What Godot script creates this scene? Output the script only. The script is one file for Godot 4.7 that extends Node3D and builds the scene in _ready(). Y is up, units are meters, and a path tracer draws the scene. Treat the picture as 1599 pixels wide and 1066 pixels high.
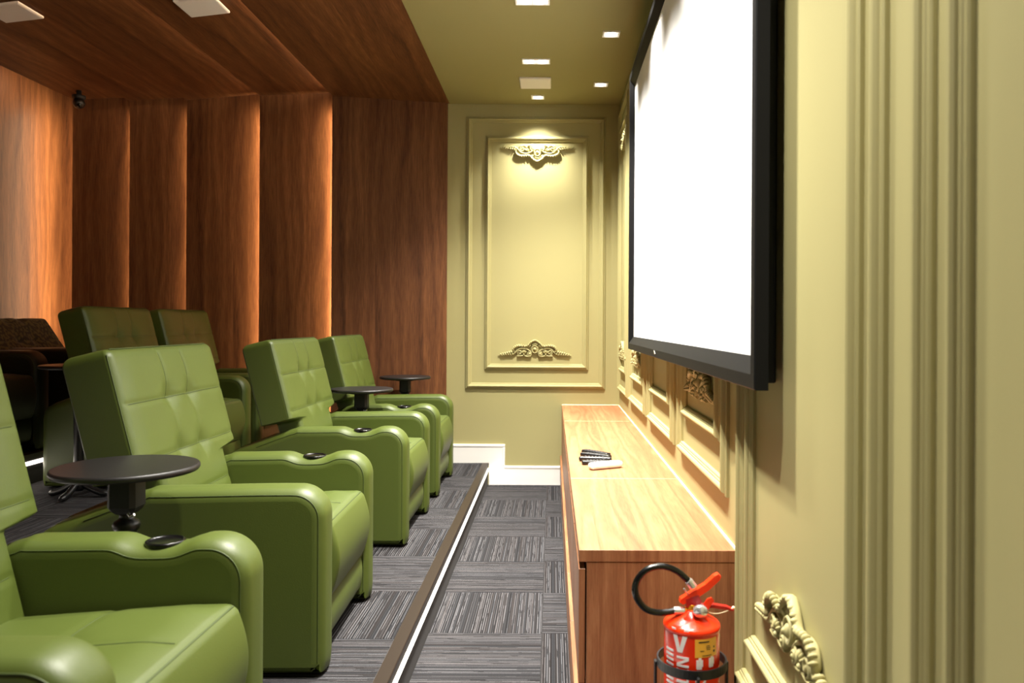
extends Node3D

class Push:
	func at(_o: Vector3, _n: Vector3) -> Vector3:
		return Vector3.ZERO

class SeatPush extends Push:
	func groove(x: float, s: float) -> float:
		return exp(-x * x / (s * s))
	func at(o: Vector3, n: Vector3) -> Vector3:
		var d := Vector3.ZERO
		if n.y > 0.3:
			var e := clampf((0.265 - absf(o.z)) / 0.11, 0.0, 1.0) * clampf((0.30 - absf(o.x)) / 0.10, 0.0, 1.0)
			var h := 0.020 * sin(e * PI / 2)
			h -= 0.005 * groove(o.z, 0.010) * smoothstep(0.29, 0.24, absf(o.x))
			h -= 0.004 * groove(o.x - 0.03, 0.010)
			for c in [Vector2(0.03, 0.0), Vector2(-0.17, 0.0)]:
				h -= 0.020 * exp(-(Vector2(o.x, o.z) - c).length_squared() / 0.0016)
			d.y += h * n.y
		if n.x > 0.3:
			# the front swells and is drawn in at its lower edge
			var t := clampf((o.y + 0.125) / 0.25, 0.0, 1.0)
			d.x += (0.030 * sin(t * PI) - 0.018 * (1.0 - t)) * n.x
		return d

class FootPush extends Push:
	func at(o: Vector3, n: Vector3) -> Vector3:
		return Vector3(0.014 * cos(o.y / 0.0725 * 1.4) * maxf(n.x, 0.0), 0, 0)

# ---------------------------------------------------------------- mesh building
class MB:
	var v := PackedVector3Array()
	var n := PackedVector3Array()
	var ix := PackedInt32Array()

	func piece(pv: PackedVector3Array, pt: PackedInt32Array, smooth: bool) -> void:
		# pt is wound consistently; turned here so that front faces run clockwise seen from outside
		var vol := 0.0
		for i in range(0, pt.size(), 3):
			vol += pv[pt[i]].dot(pv[pt[i + 1]].cross(pv[pt[i + 2]]))
		var t := pt.duplicate()
		if vol > 0.0:
			for i in range(0, t.size(), 3):
				var k := t[i + 1]
				t[i + 1] = t[i + 2]
				t[i + 2] = k
		raw(pv, t, smooth)

	func raw(pv: PackedVector3Array, t: PackedInt32Array, smooth: bool) -> void:
		var base := v.size()
		if smooth:
			var nn := PackedVector3Array()
			nn.resize(pv.size())
			for i in range(0, t.size(), 3):
				var c := (pv[t[i + 2]] - pv[t[i]]).cross(pv[t[i + 1]] - pv[t[i]])
				nn[t[i]] += c
				nn[t[i + 1]] += c
				nn[t[i + 2]] += c
			for i in nn.size():
				nn[i] = nn[i].normalized() if nn[i].length_squared() > 1e-24 else Vector3.UP
			v.append_array(pv)
			n.append_array(nn)
			for i in t:
				ix.append(base + i)
		else:
			for i in range(0, t.size(), 3):
				var c := (pv[t[i + 2]] - pv[t[i]]).cross(pv[t[i + 1]] - pv[t[i]])
				if c.length_squared() < 1e-20:
					continue
				c = c.normalized()
				for k in 3:
					ix.append(v.size())
					v.append(pv[t[i + k]])
					n.append(c)

	func mesh() -> ArrayMesh:
		var a := []
		a.resize(Mesh.ARRAY_MAX)
		a[Mesh.ARRAY_VERTEX] = v
		a[Mesh.ARRAY_NORMAL] = n
		a[Mesh.ARRAY_INDEX] = ix
		var m := ArrayMesh.new()
		m.add_surface_from_arrays(Mesh.PRIMITIVE_TRIANGLES, a)
		return m

	# closed loops joined one after another; caps own their vertices, so their edge stays crisp
	func sweep(secs: Array, smooth := true, cap_tris := PackedInt32Array(), ring := false) -> void:
		var m: int = secs[0].size()
		var pv := PackedVector3Array()
		var t := PackedInt32Array()
		for s in secs:
			pv.append_array(s)
		var last := secs.size() if ring else secs.size() - 1
		for i in last:
			var k := (i + 1) % secs.size()
			for j in m:
				var j2 := (j + 1) % m
				t.append_array([i * m + j, i * m + j2, k * m + j2, i * m + j, k * m + j2, k * m + j])
		if not ring:
			for e in 2:
				var s: PackedVector3Array = secs[0] if e == 0 else secs[secs.size() - 1]
				var b := pv.size()
				pv.append_array(s)
				if cap_tris.size():
					for q in range(0, cap_tris.size(), 3):
						var o := [cap_tris[q], cap_tris[q + 1], cap_tris[q + 2]]
						o.sort()
						if e == 0:
							t.append_array([b + o[2], b + o[1], b + o[0]])
						else:
							t.append_array([b + o[0], b + o[1], b + o[2]])
				else:
					var c := Vector3.ZERO
					for p in s:
						c += p
					pv.append(c / m)
					for j in m:
						var j2 := (j + 1) % m
						if e == 0:
							t.append_array([b + m, b + j2, b + j])
						else:
							t.append_array([b + m, b + j, b + j2])
		piece(pv, t, smooth)

	func lathe(prof: Array, seg := 32, xf := Transform3D()) -> void:
		var secs := []
		for p in prof:
			var s := PackedVector3Array()
			for k in seg:
				var a := TAU * k / seg
				s.append(xf * Vector3(p.x * cos(a), p.y, p.x * sin(a)))
			secs.append(s)
		sweep(secs)

	func tube(path: Array, radii, seg := 8, closed := false, flat := 1.0) -> void:
		var secs := []
		var cnt := path.size()
		var up := Vector3.ZERO
		for i in cnt:
			var a: Vector3 = path[(i - 1 + cnt) % cnt] if closed else path[maxi(i - 1, 0)]
			var b: Vector3 = path[(i + 1) % cnt] if closed else path[mini(i + 1, cnt - 1)]
			var d := (b - a).normalized()
			if up == Vector3.ZERO:
				up = d.cross(Vector3(0.31, 0.52, 0.79)).normalized()
			up = (up - d * up.dot(d)).normalized()
			var side := d.cross(up)
			var r: float = radii[i] if radii is Array or radii is PackedFloat32Array else radii
			var s := PackedVector3Array()
			for k in seg:
				var an := TAU * k / seg
				s.append(path[i] + (up * cos(an) + side * sin(an) * flat) * r)
			secs.append(s)
		sweep(secs, true, PackedInt32Array(), closed)

	# box with chamfered edges
	func box(c: Vector3, size: Vector3, ch := 0.004, xf := Transform3D()) -> void:
		var h := size * 0.5
		ch = minf(ch, minf(h.x, minf(h.y, h.z)) * 0.9)
		var pv := PackedVector3Array()
		var key := {}
		for sx in [-1, 1]:
			for sy in [-1, 1]:
				for sz in [-1, 1]:
					for ax in 3:
						var p := Vector3(sx * (h.x - ch), sy * (h.y - ch), sz * (h.z - ch))
						p[ax] = [sx, sy, sz][ax] * h[ax]
						key[[sx, sy, sz, ax]] = pv.size()
						pv.append(p)
		var tris := []
		for ax in 3:
			var b: int = (ax + 1) % 3
			var d: int = (ax + 2) % 3
			for s in [-1, 1]:
				var q := []
				for e in [[-1, -1], [1, -1], [1, 1], [-1, 1]]:
					var sg := [0, 0, 0]
					sg[ax] = s
					sg[b] = e[0]
					sg[d] = e[1]
					q.append(key[[sg[0], sg[1], sg[2], ax]])
				tris.append([q[0], q[1], q[2]])
				tris.append([q[0], q[2], q[3]])
			for s1 in [-1, 1]:
				for s2 in [-1, 1]:
					var q := []
					for e in [[-1, b], [1, b], [1, d], [-1, d]]:
						var sg := [0, 0, 0]
						sg[ax] = e[0]
						sg[b] = s1
						sg[d] = s2
						q.append(key[[sg[0], sg[1], sg[2], e[1]]])
					tris.append([q[0], q[1], q[2]])
					tris.append([q[0], q[2], q[3]])
		for sx in [-1, 1]:
			for sy in [-1, 1]:
				for sz in [-1, 1]:
					tris.append([key[[sx, sy, sz, 0]], key[[sx, sy, sz, 1]], key[[sx, sy, sz, 2]]])
		var t := PackedInt32Array()
		for q in tris:
			var a := pv[q[0]]
			var nn := (pv[q[2]] - a).cross(pv[q[1]] - a)
			if nn.dot(a + pv[q[1]] + pv[q[2]]) < 0.0:
				t.append_array([q[0], q[2], q[1]])
			else:
				t.append_array([q[0], q[1], q[2]])
		for i in pv.size():
			pv[i] = xf * (pv[i] + c)
		raw(pv, t, false)

	# box with rounded edges whose surface can be pushed about: disp(p, n) -> offset
	func soft(c: Vector3, size: Vector3, r: float, cells: Vector3i, disp: Push = null, xf := Transform3D(), kr := 4) -> void:
		var h := size * 0.5
		r = minf(r, minf(h.x, minf(h.y, h.z)))
		var ax := []
		for a in 3:
			var l := []
			for k in kr:
				l.append(-h[a] + r * k / kr)
			for k in cells[a] + 1:
				l.append(lerpf(-h[a] + r, h[a] - r, float(k) / cells[a]))
			for k in kr:
				l.append(h[a] - r + r * (k + 1) / kr)
			ax.append(l)
		var pv := PackedVector3Array()
		var t := PackedInt32Array()
		var seen := {}
		for a in 3:
			var b: int = (a + 1) % 3
			var d: int = (a + 2) % 3
			for s in [-1, 1]:
				var grid := []
				for u in ax[b]:
					var row := []
					for w in ax[d]:
						var p := Vector3()
						p[a] = s * h[a]
						p[b] = u
						p[d] = w
						var key := Vector3i((p * 200000.0).round())
						if not seen.has(key):
							var q := p.clamp(-h + Vector3(r, r, r), h - Vector3(r, r, r))
							var nn := (p - q).normalized()
							var o := q + nn * r
							if disp:
								o += disp.at(o, nn)
							seen[key] = pv.size()
							pv.append(xf * (o + c))
						row.append(seen[key])
					grid.append(row)
				for i in grid.size() - 1:
					for j in grid[0].size() - 1:
						var q := [grid[i][j], grid[i + 1][j], grid[i + 1][j + 1], grid[i][j + 1]]
						if s < 0:
							q.reverse()
						t.append_array([q[0], q[1], q[2], q[0], q[2], q[3]])
		piece(pv, t, true)

	# outline in a plane (o + u x + w y) pushed out along d
	func prism(poly: PackedVector2Array, o: Vector3, u: Vector3, w: Vector3, d: Vector3, smooth := false) -> void:
		var a := PackedVector3Array()
		var b := PackedVector3Array()
		for p in poly:
			a.append(o + u * p.x + w * p.y)
			b.append(o + u * p.x + w * p.y + d)
		sweep([a, b], smooth, Geometry2D.triangulate_polygon(poly))


# ---------------------------------------------------------------- nodes
var taken := {}

func numbered(called: String) -> String:
	var k: int = taken.get(called, 0)
	taken[called] = k + 1
	return called if k == 0 else "%s_%03d" % [called, k]

func thing(called: String, label: String, category: String, at := Vector3.ZERO, turn := 0.0, group := "") -> Node3D:
	var o := Node3D.new()
	o.name = numbered(called)
	add_child(o)
	o.position = at
	o.rotation.y = turn
	o.set_meta("label", label)
	o.set_meta("category", category)
	if group:
		o.set_meta("group", group)
	return o

func structure(called: String, label := "") -> Node3D:
	var o := Node3D.new()
	o.name = called
	add_child(o)
	o.set_meta("kind", "structure")
	if label:
		o.set_meta("label", label)
	return o

func part(called: String, m, mat: Material, parent: Node, label := "") -> MeshInstance3D:
	var o := MeshInstance3D.new()
	o.name = called
	o.mesh = m.mesh() if m is MB else m
	o.material_override = mat
	parent.add_child(o, true)
	if label:
		o.set_meta("label", label)
	return o

func P(x: float, y: float, d: float) -> Vector3:   # d: metres in front of the camera's wall line
	return Vector3(x, y, -d)

# ---------------------------------------------------------------- materials
var M := {}

func mat(c: Color, rough := 0.6, metal := 0.0, spec := 0.5) -> StandardMaterial3D:
	var m := StandardMaterial3D.new()
	m.albedo_color = c
	m.roughness = rough
	m.metallic = metal
	m.metallic_specular = spec
	return m

func glow(c: Color, e: float) -> StandardMaterial3D:
	var m := mat(Color(0.9, 0.9, 0.9), 0.5)
	m.emission_enabled = true
	m.emission = c
	m.emission_energy_multiplier = e
	return m

func noise(sd: int, freq: float, oct := 3) -> FastNoiseLite:
	var f := FastNoiseLite.new()
	f.seed = sd
	f.frequency = freq
	f.noise_type = FastNoiseLite.TYPE_SIMPLEX_SMOOTH
	f.fractal_octaves = oct
	return f

func ramp_mix(cols: Array, t: float) -> Color:
	t = clampf(t, 0.0, 0.9999) * (cols.size() - 1)
	var i := int(t)
	return cols[i].lerp(cols[i + 1], t - i)

# wood grain running up the picture: v lengthwise
func wood_tex(sd: int, cols: Array, w: int, h: int, figure: float, bands: float, wave: float, freq := 24.0, grain := 1.0) -> ImageTexture:
	var n1 := noise(sd, 1.0, 2)
	var n2 := noise(sd + 7, 1.0, 2)
	var n3 := noise(sd + 13, 1.0, 1)
	var data := PackedByteArray()
	data.resize(w * h * 3)
	var rng := RandomNumberGenerator.new()
	rng.seed = sd
	# boards of slightly different tone side by side
	var cuts := []
	var tone := []
	var x := 0.0
	while x < 1.0:
		cuts.append(x)
		tone.append(rng.randf_range(-1.0, 1.0))
		x += rng.randf_range(0.07, 0.16)
	for px in w:
		var u := float(px) / w
		var b := 0
		while b < cuts.size() - 1 and cuts[b + 1] <= u:
			b += 1
		var tw: float = tone[b] * bands
		var shift := b * 17.3
		# blends across the picture's edge so that it repeats without a seam
		var k := clampf((u - 0.94) / 0.06, 0.0, 1.0)
		for py in h:
			var vv := float(py) / h
			var ca := cos(vv * TAU) * 0.55
			var sa := sin(vv * TAU) * 0.55
			var warp := n1.get_noise_3d(u * 4.0 + shift, ca * wave * 2.0, sa * wave * 2.0)
			var rings := sin((u * freq + warp * figure) * TAU * 0.5 + shift)
			var fine := n2.get_noise_3d(u * 130.0, ca * 5.0, sa * 5.0)
			var pores := n3.get_noise_3d(u * 420.0, ca * 22.0, sa * 22.0)
			var t := 0.5 + 0.11 * rings + 0.24 * grain * fine + tw + 0.16 * warp - 0.20 * grain * maxf(0.0, pores - 0.25)
			t = lerpf(t, 0.5 + 0.16 * fine + tone[0] * bands, k)
			var c := ramp_mix(cols, t)
			var at := (py * w + px) * 3
			data[at] = int(c.r * 255)
			data[at + 1] = int(c.g * 255)
			data[at + 2] = int(c.b * 255)
	return ImageTexture.create_from_image(Image.create_from_data(w, h, false, Image.FORMAT_RGB8, data))

func carpet_tex(sd: int, along_v: bool, height: bool) -> ImageTexture:
	var w := 768
	var rng := RandomNumberGenerator.new()
	rng.seed = sd
	var n1 := noise(sd, 1.0, 1)
	var n2 := noise(sd + 3, 1.0, 1)
	var data := PackedByteArray()
	data.resize(w * w * 3)
	var line := 0
	var step := 0
	var lum := 0.0
	var warm := 0.0
	for a in w:
		if line <= 0:
			step += 1
			var r := rng.randf()
			if step % 3 == 0:
				line = 2
				lum = rng.randf_range(0.48, 0.66) if r < 0.80 else rng.randf_range(0.28, 0.36)
			elif step % 3 == 1:
				line = rng.randi_range(1, 3)
				lum = rng.randf_range(0.17, 0.25)
			else:
				line = rng.randi_range(1, 3)
				lum = rng.randf_range(0.22, 0.34)
			warm = rng.randf_range(-0.01, 0.035)
		line -= 1
		for b in w:
			var l := lum
			var cut := n1.get_noise_2d(a * 0.31, b * 0.006)
			if lum > 0.40 and cut < -0.42:
				l = 0.30
			l += 0.07 * n2.get_noise_2d(a * 0.7, b * 0.45)
			l = clampf(l, 0.02, 1.0)
			var at := (b * w + a) * 3 if along_v else (a * w + b) * 3
			if height:
				var g := clampf(0.5 + (l - 0.3) * 0.5, 0.0, 1.0)
				data[at] = int(g * 255)
				data[at + 1] = data[at]
				data[at + 2] = data[at]
			else:
				data[at] = int(clampf(l + warm, 0, 1) * 255)
				data[at + 1] = int(clampf(l + warm * 0.4, 0, 1) * 255)
				data[at + 2] = int(clampf(l + 0.005, 0, 1) * 255)
	return ImageTexture.create_from_image(Image.create_from_data(w, w, false, Image.FORMAT_RGB8, data))

func tri(m: StandardMaterial3D, scale: Vector3, offset := Vector3.ZERO, world := true) -> StandardMaterial3D:
	m.uv1_triplanar = true
	m.uv1_world_triplanar = world
	m.uv1_scale = scale
	m.uv1_offset = offset
	m.uv1_triplanar_sharpness = 8.0
	return m

func leather(c: Color, normal: Texture2D) -> StandardMaterial3D:
	var m := mat(c, 0.47, 0.0, 0.5)
	m.normal_enabled = true
	m.normal_texture = normal
	m.normal_scale = 0.16
	return tri(m, Vector3(8, 8, 8), Vector3.ZERO, false)

func make_materials() -> void:
	var nt := NoiseTexture2D.new()
	nt.width = 512
	nt.height = 512
	nt.seamless = true
	nt.as_normal_map = true
	nt.bump_strength = 3.0
	nt.noise = noise(5, 0.035, 5)
	M.leather = leather(Color(0.272, 0.318, 0.108), nt)
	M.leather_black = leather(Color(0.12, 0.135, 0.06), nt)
	M.seam = mat(Color(0.20, 0.25, 0.06), 0.6)
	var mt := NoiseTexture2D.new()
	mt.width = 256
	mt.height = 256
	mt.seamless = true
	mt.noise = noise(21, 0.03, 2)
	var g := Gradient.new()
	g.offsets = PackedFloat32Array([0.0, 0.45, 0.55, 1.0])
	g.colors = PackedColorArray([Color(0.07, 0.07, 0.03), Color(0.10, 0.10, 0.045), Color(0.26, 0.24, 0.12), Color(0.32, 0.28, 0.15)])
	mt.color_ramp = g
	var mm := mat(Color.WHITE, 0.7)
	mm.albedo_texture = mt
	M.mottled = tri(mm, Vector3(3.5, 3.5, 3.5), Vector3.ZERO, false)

	M.wall = mat(Color(0.63, 0.60, 0.415), 0.55, 0.0, 0.4)
	M.ceiling = mat(Color(0.575, 0.545, 0.36), 0.7, 0.0, 0.3)
	M.white = mat(Color(0.93, 0.92, 0.90), 0.4)
	M.screen = mat(Color(0.95, 0.95, 0.95), 0.9, 0.0, 0.2)
	M.black = mat(Color(0.06, 0.06, 0.063), 0.38)
	M.frame_black = mat(Color(0.075, 0.075, 0.078), 0.55, 0.0, 0.25)
	M.black_matt = mat(Color(0.035, 0.035, 0.035), 0.6)
	M.table = mat(Color(0.065, 0.052, 0.05), 0.45)
	M.nosing = mat(Color(0.17, 0.125, 0.085), 0.45, 0.4)
	M.riser = mat(Color(0.20, 0.19, 0.19), 0.85)
	M.cream = mat(Color(0.95, 0.88, 0.72), 0.5)
	M.chrome = mat(Color(0.85, 0.85, 0.86), 0.22, 0.8)
	M.brass = mat(Color(0.90, 0.62, 0.15), 0.3, 0.8)
	M.red = mat(Color(0.90, 0.19, 0.05), 0.22)
	M.red_dark = mat(Color(0.62, 0.04, 0.03), 0.35)
	M.rubber = mat(Color(0.025, 0.025, 0.025), 0.25)
	M.print = mat(Color(0.93, 0.90, 0.90), 0.4)
	M.yellow = mat(Color(0.93, 0.68, 0.22), 0.45)
	M.ink = mat(Color(0.12, 0.09, 0.06), 0.6)
	M.grille = mat(Color(0.90, 0.88, 0.86), 0.6)
	M.remote = mat(Color(0.06, 0.06, 0.065), 0.35)
	M.key = mat(Color(0.20, 0.20, 0.21), 0.6)
	M.key_pale = mat(Color(0.70, 0.70, 0.72), 0.6)
	M.band = mat(Color(0.86, 0.72, 0.52), 0.5)
	M.remote_white = mat(Color(0.95, 0.93, 0.92), 0.35)

	var dark := [Color(0.21, 0.118, 0.058), Color(0.35, 0.207, 0.112), Color(0.44, 0.275, 0.155), Color(0.56, 0.375, 0.23)]
	var ww := mat(Color.WHITE, 0.55, 0.0, 0.35)
	ww.albedo_texture = wood_tex(3, dark, 640, 1024, 2.2, 0.10, 0.22)
	M.wood = tri(ww, Vector3(0.9, 0.37, 0.9), Vector3(0.13, 0.1, 0.2))
	var wc := mat(Color.WHITE, 0.55, 0.0, 0.35)
	wc.albedo_texture = ww.albedo_texture
	M.wood_ceiling = tri(wc, Vector3(0.9, 0.37, 0.37), Vector3(0.53, 0.1, 0.3))
	var light := [Color(0.37, 0.225, 0.14), Color(0.52, 0.33, 0.215), Color(0.615, 0.415, 0.28), Color(0.72, 0.53, 0.375)]
	var wl := mat(Color.WHITE, 0.42, 0.0, 0.4)
	wl.albedo_texture = wood_tex(11, light, 512, 1024, 4.0, 0.12, 0.13, 13.0, 0.7)
	M.wood_light = tri(wl, Vector3(1.6, 0.65, 0.55), Vector3(0.2, 0.15, 0.0))

	for k in 2:
		var m := mat(Color(0.60, 0.60, 0.615), 0.95, 0.0, 0.2)
		m.albedo_texture = carpet_tex(40, k == 0, false)
		m.heightmap_enabled = true
		m.heightmap_texture = carpet_tex(40, k == 0, true)
		m.heightmap_scale = 0.25
		M["carpet%d" % k] = tri(m, Vector3(0.9, 0.9, 0.9), Vector3(0.11, 0, 0.37))
	M.lamp = glow(Color(0.97, 0.98, 1.0), 8.0)
	M.reflector = glow(Color(1.0, 0.95, 0.85), 1.1)
	M.led_white = glow(Color(1.0, 0.96, 0.90), 3.0)
	M.led_amber = glow(Color(1.0, 0.62, 0.28), 2.5)

# ---------------------------------------------------------------- numbers of the place
const EYE := 1.27
const F := 1244.0
const CEIL := 2.996
const WALLX := 0.53       # screen wall
const FARZ := 6.28
const NEARZ := -1.9
const TIER1 := 0.17
const TIER2 := 0.34
const TIER3 := 0.51
const RISE1 := -0.50
const RISE2 := -1.80
const RISE3 := -2.97
const BACKX := -3.95
# left lips of the five wood portals, from the green wall to the back: x, distance, height; and how deep the next one starts behind it
var lips := [
	{"x": -1.686, "d": 6.08, "y": EYE + 1.729},
	{"x": -2.246, "d": 6.10, "y": EYE + 1.730},
	{"x": -2.832, "d": 6.16, "y": EYE + 1.711},
	{"x": -3.273, "d": 6.16, "y": EYE + 1.705},
	{"x": -3.714, "d": 6.16, "y": EYE + 1.713}]

func _ready() -> void:
	# camera
	var cam := Camera3D.new()
	cam.name = "camera"
	add_child(cam)
	cam.position = Vector3(0, EYE, 0)
	cam.basis = Basis(Vector3.BACK, deg_to_rad(0.3))
	cam.near = 0.05
	cam.far = 60.0
	cam.set_frustum(1066.0 / F * 0.05, Vector2(-62.5 / F * 0.05, -28.0 / F * 0.05), 0.05, 60.0)
	var ca := CameraAttributesPhysical.new()
	ca.exposure_aperture = 4.0
	ca.frustum_focus_distance = 3.4
	ca.frustum_focal_length = 28.0
	ca.auto_exposure_enabled = false
	cam.attributes = ca
	# surroundings: an inside room, no daylight
	var we := WorldEnvironment.new()
	we.name = "world_environment"
	var env := Environment.new()
	env.background_mode = Environment.BG_COLOR
	env.background_color = Color(0, 0, 0)
	env.tonemap_mode = Environment.TONE_MAPPER_LINEAR
	env.tonemap_exposure = 1.0
	env.sdfgi_enabled = true
	env.ssao_enabled = true
	env.ssil_enabled = true
	we.environment = env
	add_child(we)

	make_materials()
	room()
	wood_portals()
	floors()
	wall_frames()
	baseboards()
	downlights()
	grilles()
	screen_frame()
	cabinets()
	remotes()
	recliners()
	tables()
	extinguisher()
	dome_camera()

# ---------------------------------------------------------------- lights
func spot(parent: Node3D, at: Vector3, energy: float, angle: float, tilt := Vector3.DOWN, blend := 1.0, c := Color(1.0, 0.98, 0.94)) -> void:
	var l := SpotLight3D.new()
	l.name = "lamp_light"
	parent.add_child(l, true)
	l.position = at
	var z := -tilt.normalized()
	var x := Vector3(0, 0, 1).cross(z).normalized()
	l.basis = Basis(x, z.cross(x), z)
	l.light_color = c
	l.light_energy = energy
	l.spot_angle = angle
	l.spot_angle_attenuation = blend
	l.spot_range = 12.0
	l.spot_attenuation = 2.0
	l.light_size = 0.03
	l.shadow_enabled = true

func area(parent: Node3D, at: Vector3, size: Vector2, facing: Vector3, long_axis: Vector3, energy: float, c: Color) -> void:
	var l := AreaLight3D.new()
	l.name = "strip_light"
	parent.add_child(l, true)
	l.position = at
	var z := -facing.normalized()
	var y := long_axis.normalized()
	l.basis = Basis(y.cross(z), y, z)
	l.area_size = size
	l.area_range = 10.0
	l.area_attenuation = 2.0
	l.area_normalize_energy = true
	l.light_color = c
	l.light_energy = energy
	l.shadow_enabled = true

# ---------------------------------------------------------------- room shell
func room() -> void:
	var f := structure("wall_far", "khaki plaster end wall with two nested picture-frame mouldings")
	var b := MB.new()
	b.box(P((-0.83 + WALLX) / 2 + 0.1, 1.6, FARZ + 0.06), Vector3(WALLX + 0.83 + 0.2, 3.4, 0.12), 0.001)
	part("plaster", b, M.wall, f)
	var r := structure("wall_right", "long khaki plaster wall that carries the screen")
	b = MB.new()
	b.box(P(WALLX + 0.06, 1.6, (FARZ + NEARZ) / 2), Vector3(0.12, 3.4, FARZ - NEARZ), 0.001)
	part("plaster", b, M.wall, r)
	var n := structure("wall_near")
	b = MB.new()
	b.box(P((BACKX + WALLX) / 2, 1.6, NEARZ - 0.06), Vector3(WALLX - BACKX + 0.3, 3.4, 0.12), 0.001)
	part("plaster", b, M.wall, n)
	b = MB.new()
	b.box(P((BACKX - 0.83) / 2, 1.6, NEARZ + 0.01), Vector3(-0.83 - BACKX, 3.4, 0.02), 0.001)
	part("wood_panel", b, M.wood, n)
	var c := structure("ceiling", "khaki plaster ceiling strip over the aisle")
	b = MB.new()
	b.box(P((-0.815 + WALLX) / 2, CEIL + 0.06, (FARZ + NEARZ) / 2), Vector3(WALLX + 0.815, 0.12, FARZ - NEARZ), 0.001)
	part("plaster", b, M.ceiling, c)
	b = MB.new()
	b.box(P((BACKX - 0.815) / 2, CEIL + 0.26, (FARZ + NEARZ) / 2 + 0.1), Vector3(-0.815 - BACKX + 0.3, 0.12, FARZ - NEARZ + 0.4), 0.001)
	part("soffit", b, M.black_matt, c)

func wood_portals() -> void:
	var far := structure("wall_left_far", "dark walnut wall of slanted overlapping panels lit from behind")
	var cl := structure("ceiling_wood", "dark walnut ceiling of slanted overlapping panels")
	var back := structure("wall_left", "walnut back wall behind the topmost seats, lit along its edges")
	var amber := Color(1.0, 0.90, 0.74)
	var b: MB
	for i in 5:
		var l = lips[i]
		# where this panel ends on its right: at the green wall, or hidden behind its neighbour's lip
		var xr := -0.83
		var dr := 6.265
		var yr := CEIL + 0.002
		if i > 0:
			xr = lips[i - 1].x + 0.16
			dr = lips[i - 1].d + 0.115
			yr = lips[i - 1].y + 0.065
		b = MB.new()
		b.prism(PackedVector2Array([Vector2(l.x, l.d), Vector2(xr, dr), Vector2(xr, dr + 0.025), Vector2(l.x + 0.002, l.d + 0.025)]), Vector3(0, 0.0, 0), Vector3.RIGHT, Vector3.FORWARD, Vector3(0, 3.12, 0))
		part("wood_panel", b, M.wood, far)
		if i == 0:
			xr = -0.815
		b = MB.new()
		b.prism(PackedVector2Array([Vector2(l.x, l.y), Vector2(xr, yr), Vector2(xr, yr + 0.025), Vector2(l.x + 0.002, l.y + 0.025)]), Vector3(0, 0, -NEARZ), Vector3.RIGHT, Vector3.UP, Vector3(0, 0, -(6.45 - NEARZ)))
		part("wood_panel", b, M.wood_ceiling, cl)
		# light strips hidden behind the lip
		var wx: float = l.x + (0.045 if i < 4 else 0.022)
		b = MB.new()
		b.box(P(wx, 1.5, l.d + 0.045), Vector3(0.012, 2.8, 0.012), 0.002)
		part("led_strip", b, M.led_amber, far)
		var gain: float = [1.0, 0.85, 0.42, 0.42, 1.5][i]
		area(far, P(wx - 0.012, 1.5, l.d + 0.05), Vector2(0.012, 2.8), Vector3(-0.25, 0, -1) if i < 4 else Vector3(-1, 0, 0.1), Vector3.UP, (3.1 if i < 4 else 1.7) * gain, amber)
		b = MB.new()
		wx = l.x + 0.022
		b.box(P(wx, l.y + 0.034, 2.2), Vector3(0.012, 0.010, 7.6), 0.002)
		part("led_strip", b, M.led_amber, cl)
		gain = [0.9, 0.75, 0.4, 0.4, 2.6][i]
		area(cl, P(wx - 0.010, l.y + 0.040, 2.2), Vector2(0.012, 7.6), Vector3(-0.4, 1, 0) if i < 4 else Vector3(-1, -0.4, 0), Vector3.FORWARD, (4.6 if i < 4 else 0.8) * gain, amber)
	b = MB.new()
	b.box(P(BACKX - 0.05, 1.6, (6.5 + NEARZ) / 2), Vector3(0.10, 3.4, 6.5 - NEARZ), 0.001)
	part("wood_panel", b, M.wood, back)
	b = MB.new()
	b.box(P((BACKX - 0.83) / 2 - 0.05, 1.6, 6.46), Vector3(-0.83 - BACKX + 0.3, 3.4, 0.10), 0.001)
	part("backing", b, M.wood, far)

# ---------------------------------------------------------------- floors
const TILE := 0.4925

func carpet(parent: Node3D, x0: float, x1: float, y: float, d0: float, d1: float) -> void:
	var zero := 5.73
	var j0 := floori((x0 + 0.035) / TILE)
	var j1 := ceili((x1 + 0.035) / TILE)
	var k0 := floori((d0 - zero) / TILE)
	var k1 := ceili((d1 - zero) / TILE)
	for j in range(j0, j1):
		for k in range(k0, k1):
			var xa := maxf(x0, -0.035 + j * TILE)
			var xb := minf(x1, -0.035 + (j + 1) * TILE)
			var da := maxf(d0, zero + k * TILE)
			var db := minf(d1, zero + (k + 1) * TILE)
			if xb - xa < 0.01 or db - da < 0.01:
				continue
			var b := MB.new()
			b.box(P((xa + xb) / 2, y - 0.004, (da + db) / 2), Vector3(xb - xa - 0.0015, 0.008, db - da - 0.0015), 0.0015)
			# left column of the aisle: the row just before the far one has its stripes running away from the camera
			var odd := posmod(j + k, 2) == 0
			if b.ix.size() == 0:
				print("empty ", xa, " ", xb, " ", da, " ", db)
			part("carpet_tile", b, M.carpet0 if odd else M.carpet1, parent)

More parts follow.
